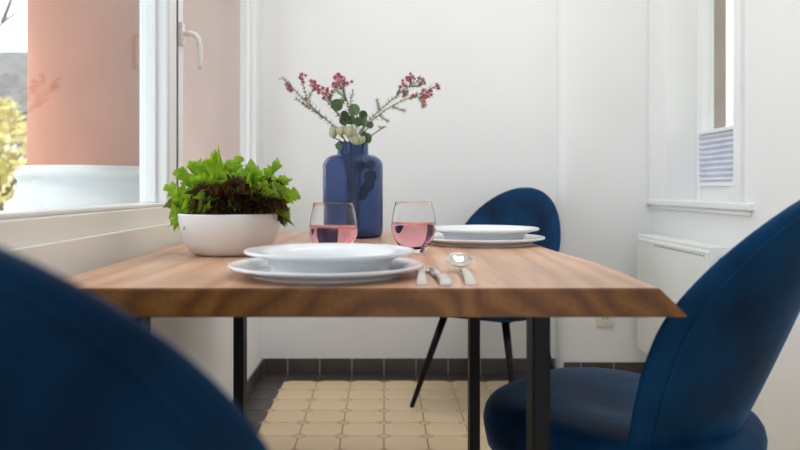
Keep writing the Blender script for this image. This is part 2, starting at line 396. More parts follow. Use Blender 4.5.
bld = empty('pleated_blind', (GX - .012, 2.98, .905))
tag(bld, 'pale lilac pleated blind covering the lower half of the narrow right window', 'blind')
bo_ = Vector(bld.location); yb0, yb1 = OY0 + .045, 3.25
for nm, z0, z1 in (('top_rail', 1.130, 1.146), ('bottom_rail', .908, .925)):
    mkbox(nm, tuple(Vector((GX - .022, yb0, z0)) - bo_), tuple(Vector((GX - .002, yb1, z1)) - bo_), 'trim', bld, .002)
NP = 9
for k in range(NP):
    z0 = .925 + (1.130 - .925) * k / NP; z1 = .925 + (1.130 - .925) * (k + 1) / NP; zm = (z0 + z1) / 2
    bm = bmesh.new(); vs = []
    for y in (yb0, yb1):
        vs.append([bm.verts.new(Vector(p) - bo_) for p in ((GX - .006, y, z0), (GX - .020, y, zm), (GX - .006, y, z1), (GX - .0045, y, z1), (GX - .0185, y, zm), (GX - .0045, y, z0))])
    a, b = vs
    for i in range(6):
        j = (i + 1) % 6; bm.faces.new((a[i], a[j], b[j], b[i]))
    bm.faces.new(a); bm.faces.new(b); bmesh.ops.recalc_face_normals(bm, faces=bm.faces[:])
    link('pleat', bm, 'blind', bld)

# ------------------------------------------------------------------ radiator
rad = empty('radiator', (XR, 3.0, .17)); tag(rad, 'white panel radiator under the narrow right window', 'radiator')
ro = Vector(rad.location); RX0, RX1, RY0, RY1, RZ0, RZ1 = XR - .105, XR - .012, 2.64, 3.40, .17, .69
def rbox(n, a, b, m='radiator', bev=.003): return mkbox(n, tuple(Vector(a) - ro), tuple(Vector(b) - ro), m, rad, bev)
rbox('front_panel', (RX0, RY0 + .006, RZ0), (RX0 + .022, RY1 - .006, RZ1 - .012), bev=.006)
rbox('rear_panel', (RX1 - .022, RY0 + .006, RZ0), (RX1, RY1 - .006, RZ1 - .012), bev=.006)
rbox('side_cover', (RX0 + .002, RY0, RZ0 + .02), (RX1, RY0 + .005, RZ1), bev=.002)
rbox('side_cover', (RX0 + .002, RY1 - .005, RZ0 + .02), (RX1, RY1, RZ1), bev=.002)
for i in range(4):
    x = RX0 + .002 + i * .0235
    rbox('top_bar', (x, RY0 + .005, RZ1 - .014), (x + .013, RY1 - .005, RZ1 - .002), bev=.002)
n = 26
for i in range(n):
    y = RY0 + .05 + i * (RY1 - RY0 - .1) / (n - 1)
    rbox('grille_slat', (RX0 + .003, y - .004, RZ1 - .013), (RX1 - .002, y + .004, RZ1 - .003), bev=0)
bm = bmesh.new(); box(bm, (RX0 - .003 - ro.x, RY0 + .02 - ro.y, .664 - ro.z), (RX0 + .002 - ro.x, RY1 - .02 - ro.y, .668 - ro.z)); link('groove_bead', bm, 'radiator', rad)
for i in range(18):
    y = RY0 + .05 + i * .028
    rbox('vent_slot', (RX0 - .0008, y - .008, .652), (RX0 + .002, y + .008, .657), 'grout', 0)
bm = bmesh.new(); tube(bm, [Vector(p) - ro for p in ((XR - .06, 2.64, .64), (XR - .06, 2.615, .64))], .012, 14); link('valve_body', bm, 'black_metal', rad, False)
bm = bmesh.new(); tube(bm, [Vector(p) - ro for p in ((XR - .06, 2.615, .64), (XR - .06, 2.605, .64), (XR - .06, 2.55, .64), (XR - .06, 2.545, .64))], [.017, .021, .019, .015], 18); link('valve_knob', bm, 'trim', rad, True)

# ------------------------------------------------------------------ wall socket
so = empty('wall_socket', (1.045, YR, .285)); tag(so, 'cream wall socket low on the projecting wall beside the radiator', 'socket')
mkbox('cover_plate', (-.040, -.010, -.040), (.040, 0, .040), 'socket_plastic', so, .004)
bm = bmesh.new(); bmesh.ops.create_circle(bm, segments=4, radius=.001)
bm.clear(); lathe(bm, [(.0215, 0), (.0215, .004), (.018, .004), (.018, -.006), (0, -.006)], 28)
bmesh.ops.rotate(bm, verts=bm.verts[:], cent=(0, 0, 0), matrix=Matrix.Rotation(R(90), 3, 'X')); bmesh.ops.translate(bm, verts=bm.verts[:], vec=(0, -.0115, 0))
link('socket_well', bm, 'socket_plastic', so, False)
for s in (-1, 1):
    bm = bmesh.new(); tube(bm, [(s * .0095, -.0085, 0), (s * .0095, -.013, 0)], .0028, 10); link('pin_hole', bm, 'black_metal', so)

# ------------------------------------------------------------------ dining table
TX, TY, TZ = -.075, 1.86, .75
YF, YK, TH = 1.112, 2.60, .041
tab = empty('dining_table', (TX, TY, 0)); tag(tab, 'live-edge solid wood dining table on black metal frame legs', 'table')
def xl(y): return -.545 + .014 * math.sin(y * 5.2 + 1.0) + .006 * math.sin(y * 11 + 2)
def xr(y): return .412 + .010 * math.sin(y * 4.2 - 4.3) + .004 * math.sin(y * 9.5)
bm = bmesh.new(); N = 60; rows = []
for i in range(N + 1):
    y = YF + (YK - YF) * i / N
    l0, r0 = xl(y), xr(y); wl = .004 * math.sin(y * 17); wr = .003 * math.sin(y * 14 + 1)
    pr = [(l0 + .004, .75), (l0, .746), (l0 - .004 + wl, .730), (l0 + .001 + wl, .713), (l0 + .005, .7065),
          (r0 + .041, .7065), (r0 + .044 + wr, .709), (r0 + .026 + wr, .727), (r0 + .003, .747), (r0 - .001, .75)]
    rows.append([bm.verts.new((x - TX, y - TY, z)) for x, z in pr])
    # interior top verts for a regular surface
for a, b in zip(rows, rows[1:]):
    for k in range(10):
        j = (k + 1) % 10; bm.faces.new((a[k], a[j], b[j], b[k]))
bm.faces.new(rows[0]); bm.faces.new(rows[-1]); bmesh.ops.recalc_face_normals(bm, faces=bm.faces[:])
ef = [e for e in bm.edges if len(e.link_faces) == 2 and any(len(f.verts) == 10 for f in e.link_faces)]
bmesh.ops.bevel(bm, geom=ef, offset=.0022, segments=2, affect='EDGES')
ttop = link('table_top', bm, 'wood', tab); ttop.data.materials.append(MATS['wood_end_grain_shaded'])
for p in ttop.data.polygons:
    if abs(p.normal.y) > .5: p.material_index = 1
LXL, LXR = -.422, .240
for y in (1.20, 2.08):
    for x in (LXL, LXR):
        mkbox('leg', (x - TX, y - TY, .03), (x + .029 - TX, y + .057 - TY, .695), 'black_metal', tab, .003)
    mkbox('foot_bar', (LXL - TX, y - TY, 0), (LXR + .029 - TX, y + .057 - TY, .030), 'black_metal', tab, .003)
    mkbox('top_bar', (LXL - TX, y - TY, .695), (LXR + .029 - TX, y + .057 - TY, .7065), 'black_metal', tab, .003)

# ------------------------------------------------------------------ chairs
def smoothw(t):
    wb, wm, tm, e = .206, .245, .487, 1.8
    w = wb + (wm - wb) * math.sin(math.pi / 2 * t / tm) if t < tm else wm * max(0, 1 - ((t - tm) / (1 - tm)) ** e) ** .5
    return w * min(1, t / .05) ** .5
def chair_mesh_back():
    bm = bmesh.new(); NT, NS = 40, 22; z0, z1 = .427, .902
    ts = [.5 - .5 * math.cos(math.pi * i / NT) for i in range(NT + 1)]
    front, back = [], []
    for t in ts:
        w = smoothw(t); z = z0 + (z1 - z0) * t; yc = -.153 - .200 * t ** .914
        fr, bk = [], []
        for k in range(NS + 1):
            s = -math.cos(math.pi * k / NS); x = w * s
            e = max(0, 1 - abs(s) ** 5) ** .5 * max(0, 1 - abs(2 * t - 1) ** 14) ** .5
            th = .021 * e
            y = yc + 1.884 * x * x
            fr.append(bm.verts.new((x, y + th, z + th * .3))); bk.append(bm.verts.new((x, y - th, z - th * .3)))
        front.append(fr); back.append(bk)
    for i in range(NT):
        for k in range(NS):
            bm.faces.new((front[i][k], front[i][k + 1], front[i + 1][k + 1], front[i + 1][k]))
            bm.faces.new((back[i][k], back[i + 1][k], back[i + 1][k + 1], back[i][k + 1]))
    bmesh.ops.remove_doubles(bm, verts=bm.verts[:], dist=.0008)
    bmesh.ops.recalc_face_normals(bm, faces=bm.faces[:])
    return bm
def chair_mesh_seat():
    bm = bmesh.new(); n = 56; prof = [(0, .462), (.3, .464), (.6, .467), (.8, .467), (.90, .463), (.955, .455), (.985, .443), (1.0, .425), (.995, .408), (.97, .395), (.92, .386), (.8, .382), (0, .380)]
    rings = []
    for r, z in prof:
        if r == 0: rings.append([bm.verts.new((0, .02, z))]); continue
        ring = []
        for i in range(n):
            a = 2 * math.pi * i / n; c, s = math.cos(a), math.sin(a)
            ex = 2 / 2.6
            x = .254 * r * math.copysign(abs(c) ** ex, c); y = .250 * r * math.copysign(abs(s) ** ex, s)
            x *= 1 + .12 * (y / .25) * .5
            ring.append(bm.verts.new((x, y + .02, z + (.012 + .012 * (y / .25)) * (1 if z > .4 else 0))))
        rings.append(ring)
    for a, b in zip(rings, rings[1:]):
        for i in range(n):
            j = (i + 1) % n
            if len(a) == 1: bm.faces.new((a[0], b[i], b[j]))
            elif len(b) == 1: bm.faces.new((a[i], b[0], a[j]))
            else: bm.faces.new((a[i], b[i], b[j], a[j]))
    bmesh.ops.recalc_face_normals(bm, faces=bm.faces[:])
    return bm
def make_chair():
    t = empty('dining_chair')
    link('seat', chair_mesh_seat(), 'velvet', t, True)
    link('backrest', chair_mesh_back(), 'velvet', t, True)
    bm = bmesh.new(); loop = []
    for k in range(97):
        u = -1 + 2 * k / 96; tt = max(.06, 1 - abs(u) ** 1.6 * .94) if abs(u) > .02 else .999
        tt = .5 + .5 * math.cos(math.pi * abs(u)) if True else tt
        tt = .05 + .915 * tt; x = smoothw(tt) * (.90 if tt < .9 else .90) * (1 if u > 0 else -1)
        e_ = max(0, 1 - .90 ** 5) ** .5 * max(0, 1 - abs(2 * tt - 1) ** 14) ** .5
        loop.append((x, -.153 - .200 * tt ** .914 + 1.884 * x * x - .021 * e_, .427 + .475 * tt - .0063 * e_))
    tube(bm, loop, .0026, 6); link('piping', bm, 'velvet', t, True)
    for sx in (-1, 1):
        for fy in (1, -1):
            bm = bmesh.new(); f = (sx * (.235 if fy > 0 else .205), .255 if fy > 0 else -.240, 0); tp = (sx * .135, .150 if fy > 0 else -.130, .384)
            pts = [Vector(f).lerp(Vector(tp), u) for u in (0, .012, .5, 1)]
            tube(bm, pts, [.008, .009, .0135, .016], 14); link('leg', bm, 'black_metal', t, True)
        bm = bmesh.new(); pts = bez((sx * .10, -.06, .376), (sx * .150, -.075, .40), (sx * .140, -.118, .50), 12) + [Vector((sx * .140, -.145, .56))]
        tube(bm, pts, .009, 10); link('back_bracket', bm, 'black_metal', t, True)
    bm = bmesh.new(); box(bm, (-.165, -.155, .372), (.165, .175, .383)); bevel(bm, .004); link('seat_plate', bm, 'black_metal', t)
    return t
def copy_tree(o):
    c = o.copy(); COL.objects.link(c)
    for ch in list(o.children):
        d = ch.copy(); COL.objects.link(d); d.parent = c
    return c
CH1 = make_chair()
CH1.location = (.490, 1.468, 0); CH1.rotation_euler.z = R(48.2)
tag(CH1, 'blue velvet chair pulled up at the right edge of the table, seen from behind', 'chair', 'blue velvet dining chairs')
CH2 = copy_tree(CH1); CH2.location = (.452, 3.13, 0); CH2.rotation_euler.z = R(145)
CH2['label'] = 'blue velvet chair at the far end of the table behind the farther plates'
CH3 = copy_tree(CH1); CH3.location = (-.300, .722, 0); CH3.rotation_euler.z = R(-5.3)
CH3['label'] = 'blurred blue velvet chair back nearest the camera, below the large left window'

# ------------------------------------------------------------------ plates
def plate(name, r, z, rim_h, foot, well, label, group, x, y, deep):
    o = empty(name, (x, y, z)); 
    t = .005
    bm = bmesh.new()
    prof = [(0, t), (well * .6, t), (well * .92, t + .001), (well, t + .003), (well * 1.04, t + deep * .55), (well * 1.10, t + deep), (r * .86, rim_h - .004), (r * .97, rim_h - .0006), (r * .992, rim_h - .0003), (r, rim_h - .003), (r * .99, rim_h - .0058),
            (r * .86, rim_h - .010), (well * 1.13, deep - .002), (well * 1.03, .004), (foot + .004, .0028), (foot + .003, 0), (foot - .003, 0), (foot - .004, .0022), (0, .0022)]
    lathe(bm, prof, 72)
    ob = link(name, bm, 'ceramic', None, True); ob.location = (x, y, z)
    bpy.data.objects.remove(o)
    return tag(ob, label, 'plate', group)
for nm, x, y in (('near', -.100, 1.290), ('far', .262, 2.00)):
    a = 'wide white underplate at the near end of the table' if nm == 'near' else 'wide white underplate at the far end of the table by the blue chair'
    b = 'white deep plate on the underplate in the foreground' if nm == 'near' else 'white deep plate stacked on the farther underplate'
    plate('charger_plate', .168, .75, .021, .125, .118, a, 'white underplates', x, y, .007)
    plate('dinner_plate', .147, 0.7555, .0390, .100, .098, b, 'white deep plates', x + .006, y, .024)

# ------------------------------------------------------------------ wine glasses
def glass(x, y, label):
    t = empty('wine_glass', (x, y, .75)); tag(t, label, 'glass', 'stemless wine glasses')
    outer = [(0, 0), (.024, 0), (.027, .002), (.029, .006), (.036, .016), (.046, .032), (.0515, .050), (.0520, .064), (.0495, .085), (.0455, .104), (.0425, .1175)]
    inner = [(.0423, .1180), (.0419, .1180), (.0417, .1175), (.0447, .104), (.0487, .085), (.0512, .064), (.0507, .050), (.0451, .033), (.0345, .0175), (.024, .0115), (0, .009)]
    bm = bmesh.new(); lathe(bm, outer + inner, 64); link('bowl', bm, 'clear_glass', t, True)
    bm = bmesh.new()
    liq = [(0, .0094), (.0238, .0118), (.0340, .0182), (.0448, .0331), (.0504, .0500), (.0509, .064), (.0504, .0700), (0, .0700)]
    lathe(bm, liq, 64); w = link('wine', bm, 'rose_wine', t, True); tag(w, 'pink rose wine')
    return t
glass(-.109, 1.60, 'stemless glass of rose wine standing behind the near plates')
glass(.069, 1.735, 'stemless glass of rose wine beside the farther plates, right of the vase')

# ------------------------------------------------------------------ cutlery
def handle_mesh(L, w0, w1_, h0, lift):
    bm = bmesh.new(); rows = []; n = 10
    for i in range(n + 1):
        u = i / n; y = u * L; w = w0 + (w1_ - w0) * u; z = lift * math.sin(math.pi * min(1, u * .9)); th = h0 * (1 - .45 * u)
        rows.append([bm.verts.new(p) for p in ((-w, y, z), (w, y, z), (w, y, z + th), (-w, y, z + th))])
    for a, b in zip(rows, rows[1:]):
        for k in range(4):
            j = (k + 1) % 4; bm.faces.new((a[k], a[j], b[j], b[k]))
    bm.faces.new(rows[0]); bm.faces.new(rows[-1]); bmesh.ops.recalc_face_normals(bm, faces=bm.faces[:])
    bmesh.ops.bevel(bm, geom=[e for e in bm.edges if len(e.link_faces) == 2 and e.calc_face_angle(0) > 1], offset=.0012, segments=2, affect='EDGES')
    return bm
# spoon
sp = empty('spoon', (.133, 1.145, .75), R(-1)); tag(sp, 'steel spoon with shiny bowl, rightmost of the cutlery', 'spoon', 'steel cutlery')
link('handle', handle_mesh(.165, .0078, .0035, .0065, .010), 'steel_satin', sp, False)
bm = bmesh.new(); nu, nv = 16, 24; top, bot = [], []
for i in range(nu + 1):
    r = i / nu; ra, rb = [], []
    for k in range(nv):
        a = 2 * math.pi * k / nv; x = .0240 * r * math.cos(a); y = .197 + .038 * r * math.sin(a)
        z = .003 + .010 * r * r + .012 * max(0, (y - .165) / .05)
        if r == 0 and k: ra.append(ra[0]); rb.append(rb[0]); continue
        ra.append(bm.verts.new((x, y, z + .0016))); rb.append(bm.verts.new((x, y, z)))
    top.append(ra); bot.append(rb)
for g in (top, bot):
    for i in range(nu):
        for k in range(nv):
            j = (k + 1) % nv
            f = [g[i][k], g[i][j], g[i + 1][j], g[i + 1][k]] if i else [g[0][0], g[1][j], g[1][k]]
            bm.faces.new(f)
for k in range(nv):
    j = (k + 1) % nv; bm.faces.new((top[-1][k], top[-1][j], bot[-1][j], bot[-1][k]))
bmesh.ops.recalc_face_normals(bm, faces=bm.faces[:])
link('spoon_bowl', bm, 'steel', sp, True)
# knife
kn = empty('knife', (.095, 1.145, .75), R(3)); tag(kn, 'steel table knife with thick handle between spoon and fork', 'knife', 'steel cutlery')
link('handle', handle_mesh(.105, .0088, .0070, .0090, .004), 'steel_satin', kn)
bm = bmesh.new(); pr = [(-.008, .10), (.007, .10), (.0095, .12), (.010, .19), (.006, .215), (-.003, .228), (-.008, .20)]
a_ = [bm.verts.new((x, y, .0012)) for x, y in pr]; b_ = [bm.verts.new((x, y, .0034)) for x, y in pr]
bm.faces.new(a_); bm.faces.new(b_)
for i in range(len(pr)):
    j = (i + 1) % len(pr); bm.faces.new((a_[i], a_[j], b_[j], b_[i]))
bmesh.ops.recalc_face_normals(bm, faces=bm.faces[:]); link('blade', bm, 'steel', kn)
# fork
fk = empty('fork', (.058, 1.145, .75), R(-3)); tag(fk, 'steel fork half hidden beside the near underplate', 'fork', 'steel cutlery')
link('handle', handle_mesh(.150, .0072, .0032, .0055, .009), 'steel_satin', fk)
bm = bmesh.new(); rows = []
for y, w, z in ((.146, .0035, .0045), (.155, .007, .0032), (.165, .0118, .0022), (.176, .0125, .002)):
    rows.append([bm.verts.new(p) for p in ((-w, y, z), (w, y, z), (w, y, z + .002), (-w, y, z + .002))])
for a, b in zip(rows, rows[1:]):
    for k in range(4):
        j = (k + 1) % 4; bm.faces.new((a[k], a[j], b[j], b[k]))
bm.faces.new(rows[0]); bm.faces.new(rows[-1]); bmesh.ops.recalc_face_normals(bm, faces=bm.faces[:])
fh = link('fork_head', bm, 'steel', fk)
for k in range(4):
    x = -.0107 + k * .00713
    bm = bmesh.new(); tube(bm, [(x, .174, .003), (x, .195, .0035), (x, .212, .0065), (x, .219, .009)], [.0017, .0016, .0014, .0008], 8); link('tine', bm, 'steel', fh, True)

# ------------------------------------------------------------------ bowl of lettuce
BX, BY = -.350, 1.69
bm = bmesh.new()
lathe(bm, [(0, .006), (.06, .006), (.080, .013), (.097, .034), (.106, .062), (.1105, .091), (.1125, .0935), (.1150, .0930), (.1155, .090), (.1115, .060), (.103, .031), (.088, .009), (.076, .001), (.070, 0), (.066, .002), (0, .002)], 72)
bo2 = link('salad_bowl', bm, 'bowl_white', None, True); bo2.location = (BX, BY, .75)
tag(bo2, 'round white ceramic bowl holding curly lettuce, on the table by the window', 'bowl')
def lettuce_leaf(L, Wd, seed, ruffle, curl):
    rnd = random.Random(seed); bm = bmesh.new(); nr, na = 9, 140; g = []
    ph = [rnd.uniform(0, 6.28) for _ in range(8)]; h0 = L * .52; f1, f2 = rnd.randint(12, 15), rnd.randint(24, 31)
    for i in range(nr + 1):
        rho = i / nr; row = []
        for k in range(na + 1):
            a = R(-128) + R(256) * k / na
            mar = rho ** 2.6
            lob = 1 + .10 * math.sin(6 * a + ph[0]) + .045 * mar * math.sin(25 * a + ph[1])
            rr = rho * lob
            x = Wd * rr * math.sin(a) * (1 + .06 * mar * math.sin(f2 * a + ph[6])); zl = h0 + (L - h0) * rr * math.cos(a)
            d = ruffle * mar * (.8 * math.sin(f1 * a + ph[2]) + .55 * math.sin(f2 * a + ph[3]) + .25 * math.sin(31 * a + ph[4]))
            d += .006 * noise.noise(Vector((x * 60 + seed, zl * 60, seed * 1.7))) * rho
            th = curl * max(0, zl / L) ** 1.6
            y = math.sin(th) * zl * .8 + d * math.cos(th) - 1.5 * x * x / max(Wd, .01) * .35
            z = zl * math.cos(th * .8) - d * math.sin(th) + .35 * d * math.sin(9 * a + ph[5])
            row.append(bm.verts.new((x, y, z)))
        g.append(row)
    for i in range(nr):
        for k in range(na): bm.faces.new((g[i][k], g[i][k + 1], g[i + 1][k + 1], g[i + 1][k]))
    st = [bm.verts.new(p) for p in ((-.004, 0, 0), (.004, 0, 0), (.006, .001, h0 * 1.15), (-.006, .001, h0 * 1.15))]
    bm.faces.new(st)
    bmesh.ops.remove_doubles(bm, verts=bm.verts[:], dist=.00005)
    me = bpy.data.meshes.new('leaf'); bm.to_mesh(me); bm.free()
    for p in me.polygons: p.use_smooth = True
    return me
def lettuce(name, x, y, z, leaves, label):
    t = empty(name, (x, y, z)); tag(t, label, 'lettuce', 'lettuce heads in the white bowl')
    for (az, L, Wd, curl, tilt, m, ruf) in leaves:
        me = lettuce_leaf(L, Wd, random.randint(1, 9999), ruf, curl); me.materials.append(MATS[m])
        o = inst('leaf', me, t, (.010 * math.cos(az + 1.57), .010 * math.sin(az + 1.57), 0), (-tilt, 0, az))
    return t
def ring(n, a0, L, Wd, curl, tilt, m, ruf=.013, jit=.12):
    out = []
    for i in range(n):
        j = lambda v: v * random.uniform(1 - jit, 1 + jit)
        out.append((a0 + 2 * math.pi * i / n + random.uniform(-.2, .2), j(L), j(Wd), j(curl), j(tilt), random.choice(m) if isinstance(m, (list, tuple)) else m, ruf))
    return out
G, D, X = 'lettuce_green', 'lettuce_red', 'lettuce_mixed'
lettuce('green_lettuce', BX - .036, BY + .010, .800,
        ring(6, .3, .182, .030, .30, .06, G) + ring(10, .1, .160, .031, .35, .24, G) + ring(13, .5, .130, .031, .40, .44, G) + ring(13, .2, .105, .029, .45, .64, [G, G, X]) + ring(11, 1.5, .085, .026, .5, .85, [X, D, G]),
        'bright green curly lettuce, taller head at the window side of the bowl')
lettuce('green_lettuce', BX + .047, BY + .020, .800,
        ring(7, .2, .150, .030, .30, .06, G) + ring(11, .4, .138, .031, .40, .26, G) + ring(14, .1, .118, .031, .45, .46, G) + ring(13, .3, .098, .028, .5, .64, [G, G, X]) + ring(11, .2, .080, .026, .5, .82, [X, D]),
        'bright green curly lettuce, rounder head on the vase side of the bowl')
lettuce('red_lettuce', BX - .004, BY - .052, .822,
        ring(7, .4, .098, .034, .4, .10, [D, D, X]) + ring(11, .1, .086, .035, .45, .36, [D, D, D, X]) + ring(14, .3, .070, .030, .45, .62, [D, D, D, X]),
        'dark red leaf lettuce in front of the green heads at the bowl rim')
lettuce('red_lettuce', BX + .066, BY - .040, .822,
        ring(7, .9, .098, .027, .4, .10, [D, D, X]) + ring(11, .0, .088, .034, .45, .36, [D, D, X]) + ring(12, .5, .070, .030, .45, .62, D),
        'reddish brown lettuce tuft hanging over the bowl rim toward the vase')

# ------------------------------------------------------------------ vase
VX, VY = -.095, 2.27
bm = bmesh.new()
pv = [(0, 0), (.078, 0), (.086, .003), (.0905, .012), (.0915, .03), (.0915, .215)]
for k in range(1, 9):
    a = k / 8 * math.pi / 2; pv.append((.0505 + .041 * math.cos(a), .215 + .036 * math.sin(a)))
pv += [(.0478, .254), (.0472, .262), (.0472, .287), (.0466, .2895), (.0450, .2895), (.0442, .287), (.0442, .262), (.0449, .251)]
for k in range(8, 0, -1):
    a = k / 8 * math.pi / 2; pv.append((.0480 + .0405 * math.cos(a), .2115 + .036 * math.sin(a)))
pv += [(.0885, .21), (.0885, .03), (.087, .013), (.080, .006), (0, .006)]
lathe(bm, pv, 72)
va = link('vase', bm, 'vase_glass', None, True); va.location = (VX, VY, .75)
tag(va, 'tall navy blue frosted glass vase with short neck', 'vase')

# ------------------------------------------------------------------ flowers
K = VY / 744
def fp(px, py, dy=0.0): return Vector(((px - 384) * K, VY + dy, .90 - (py - 188) * K))
def petal_flower(name, m, r):
    bm = bmesh.new()
    for k in range(5):
        a = 2 * math.pi * k / 5; c = Vector((math.cos(a), math.sin(a), 0)); s = Vector((-c.y, c.x, 0))
        pts = [c * r * .15 + Vector((0, 0, 0)), c * r * .5 + s * r * .36 + Vector((0, 0, r * .10)), c * r * .9 + s * r * .26 + Vector((0, 0, r * .22)), c * r * 1.02 + Vector((0, 0, r * .24)), c * r * .9 - s * r * .26 + Vector((0, 0, r * .22)), c * r * .5 - s * r * .36 + Vector((0, 0, r * .10))]
        f = bm.faces.new([bm.verts.new(p) for p in pts])
    bmesh.ops.solidify(bm, geom=bm.faces[:], thickness=r * .10)
    me = bpy.data.meshes.new(name); bm.to_mesh(me); bm.free(); me.materials.append(MATS[m]); return me
FM = [petal_flower('flower', 'petal_pink', .0092), petal_flower('flower', 'petal_magenta', .009), petal_flower('flower', 'petal_pink', .007)]
bm = bmesh.new(); lathe(bm, [(0, -.006), (.0022, -.005), (.0034, -.001), (.0030, .0012), (0, .0018)], 10)
EYE = bpy.data.meshes.new('flower_eye'); bm.to_mesh(EYE); bm.free(); EYE.materials.append(MATS['flower_eye'])
def add_needles(bm, p, d, n, ln):
    for _ in range(n):
        r = Vector((random.gauss(0, 1), random.gauss(0, .7), random.gauss(0, 1))).normalized()
        dd = (d * 1.0 + r * .9).normalized(); s = dd.cross(Vector((random.gauss(0, 1), random.gauss(0, 1), .3))).normalized() * .0012
        L = ln * random.uniform(.6, 1.2)
        a, b, c = p - s, p + s, p + dd * L; e = dd.cross(s).normalized() * .0008
        v = [bm.verts.new(q) for q in (a, b, c, p + e)]
        bm.faces.new((v[0], v[1], v[2])); bm.faces.new((v[1], v[3], v[2])); bm.faces.new((v[3], v[0], v[2]))
def wax_stem(label, ctrl, twigs, flowers, mag=()):
    base_ = Vector((VX + random.uniform(-.02, .02), VY + random.uniform(-.02, .02), .765)); o = empty('waxflower_stem', base_)
    tag(o, label, 'flower', 'pink waxflower stems in the vase')
    P0 = [Vector(p) - base_ for p in ctrl]; pts = [Vector((0, 0, 0))] + P0
    fine = []
    for a, b in zip(pts, pts[1:]):
        for i in range(6): fine.append(a.lerp(b, i / 6))
    fine.append(pts[-1])
    for _ in range(3): fine = [fine[0]] + [(fine[i - 1] + fine[i] * 2 + fine[i + 1]) / 4 for i in range(1, len(fine) - 1)] + [fine[-1]]
    bm = bmesh.new(); tube(bm, fine, [.0021 - .0012 * i / (len(fine) - 1) for i in range(len(fine))], 7); st = link('stem', bm, 'stem_green', o, True)
    nb = bmesh.new(); zmin = 1.035 - base_.z
    for a, b in zip(fine, fine[1:]):
        if a.z > zmin: add_needles(nb, a, (b - a).normalized(), 7, .019)
    for (p0, p1) in twigs:
        p0, p1 = Vector(p0) - base_, Vector(p1) - base_
        # start the twig on the stem itself
        p0 = min(fine, key=lambda q: (q - p0).length)
        mid = p0.lerp(p1, .55) + Vector((random.uniform(-.006, .006), random.uniform(-.01, .01), -.005))
        tp = bez(p0, mid, p1, 7); bm = bmesh.new(); tube(bm, tp, [.0013 - .0006 * i / 7 for i in range(8)], 6); link('twig', bm, 'stem_green', o, True)
        for a, b in zip(tp, tp[1:]): add_needles(nb, a, (b - a).normalized(), 8, .015)
    nd = link('needle_leaves', nb, 'needle_green', o); tag(nd, kind='stuff')
    for i, f in enumerate(flowers):
        p = Vector(f) - base_
        q = min(fine, key=lambda v: (v - p).length)
        me = FM[1] if i in mag else random.choice((FM[0], FM[2]))
        fl = inst('flower', me, o, p, (R(90) + random.uniform(-.9, .9), random.uniform(-.8, .8), random.uniform(-.9, .9)), (1, 1, 1))
        inst('flower_eye', EYE, fl)
    return o
def cl(px, py, n, r, dy=0):
    return [fp(px + random.gauss(0, r), py + random.gauss(0, r), dy + random.gauss(0, r) * K) for _ in range(int(n * 1.5))]
wax_stem('long pink waxflower stem reaching farthest left, tip with magenta bloom', [fp(346, 139), fp(335, 127, -.01), fp(312, 107, -.02), fp(296, 92, -.03), fp(283, 78, -.035)],
         [(fp(320, 114), fp(296, 98, -.03)), (fp(328, 121), fp(306, 105, -.05)), (fp(312, 107), fp(303, 83, -.02)), (fp(306, 101), fp(315, 86, -.01))],
         cl(289, 86, 4, 2, -.03) + cl(293, 91, 3, 2, -.03) + cl(303, 82, 6, 2.6, -.02) + cl(315, 86, 5, 2.6, -.01) + cl(307, 103, 2, 2, -.02), (0, 1, 2))
wax_stem('pink waxflower stem left of centre with a dense flower head', [fp(350, 139), fp(344, 125, .02), fp(333, 105, .02), fp(328, 94, .02)],
         [(fp(340, 115), fp(320, 89, .02)), (fp(334, 107), fp(326, 93, .03)), (fp(330, 98), fp(337, 80, .02))],
         cl(317, 88, 4, 2.2, .02) + cl(327, 93, 7, 2.6, .02) + cl(336, 80, 6, 2.6, .02))
wax_stem('upright pink waxflower stem above the round green leaves', [fp(352, 139), fp(352, 118, -.01), fp(346, 98, -.015), fp(339, 82, -.02)],
         [(fp(350, 112), fp(353, 90, -.02)), (fp(348, 102), fp(344, 84, -.03)), (fp(347, 100), fp(334, 88, -.02))],
         cl(340, 80, 6, 2.6, -.02) + cl(346, 84, 4, 2.4, -.02) + cl(335, 87, 4, 2.4, -.02))
wax_stem('long pink waxflower stem reaching farthest right', [fp(358, 139), fp(366, 125, -.01), fp(392, 106, -.02), fp(416, 96, -.03), fp(440, 86, -.03)],
         [(fp(392, 107), fp(405, 112, -.02)), (fp(378, 116), fp(388, 122, -.03)), (fp(416, 96), fp(424, 107, -.03)), (fp(420, 95), fp(428, 97, -.02))],
         cl(438, 88, 3, 2, -.03) + cl(428, 94, 6, 2.6, -.03) + cl(424, 99, 4, 2.2, -.03) + cl(414, 98, 3, 2, -.03) + cl(424, 107, 2, 1.2, -.03))
wax_stem('pink waxflower stem on the right with the upper flower tips', [fp(355, 139), fp(366, 122, .02), fp(386, 104, .02), fp(402, 90, .02), fp(424, 76, .02)],
         [(fp(380, 109), fp(377, 98, .02)), (fp(396, 95), fp(401, 84, .03)), (fp(402, 90), fp(406, 94, .01)), (fp(410, 84), fp(422, 83, .02))],
         cl(409, 80, 7, 2.6, .02) + cl(406, 92, 4, 2.2, .02) + cl(422, 82, 4, 2, .02) + cl(402, 84, 2, 2, .02))
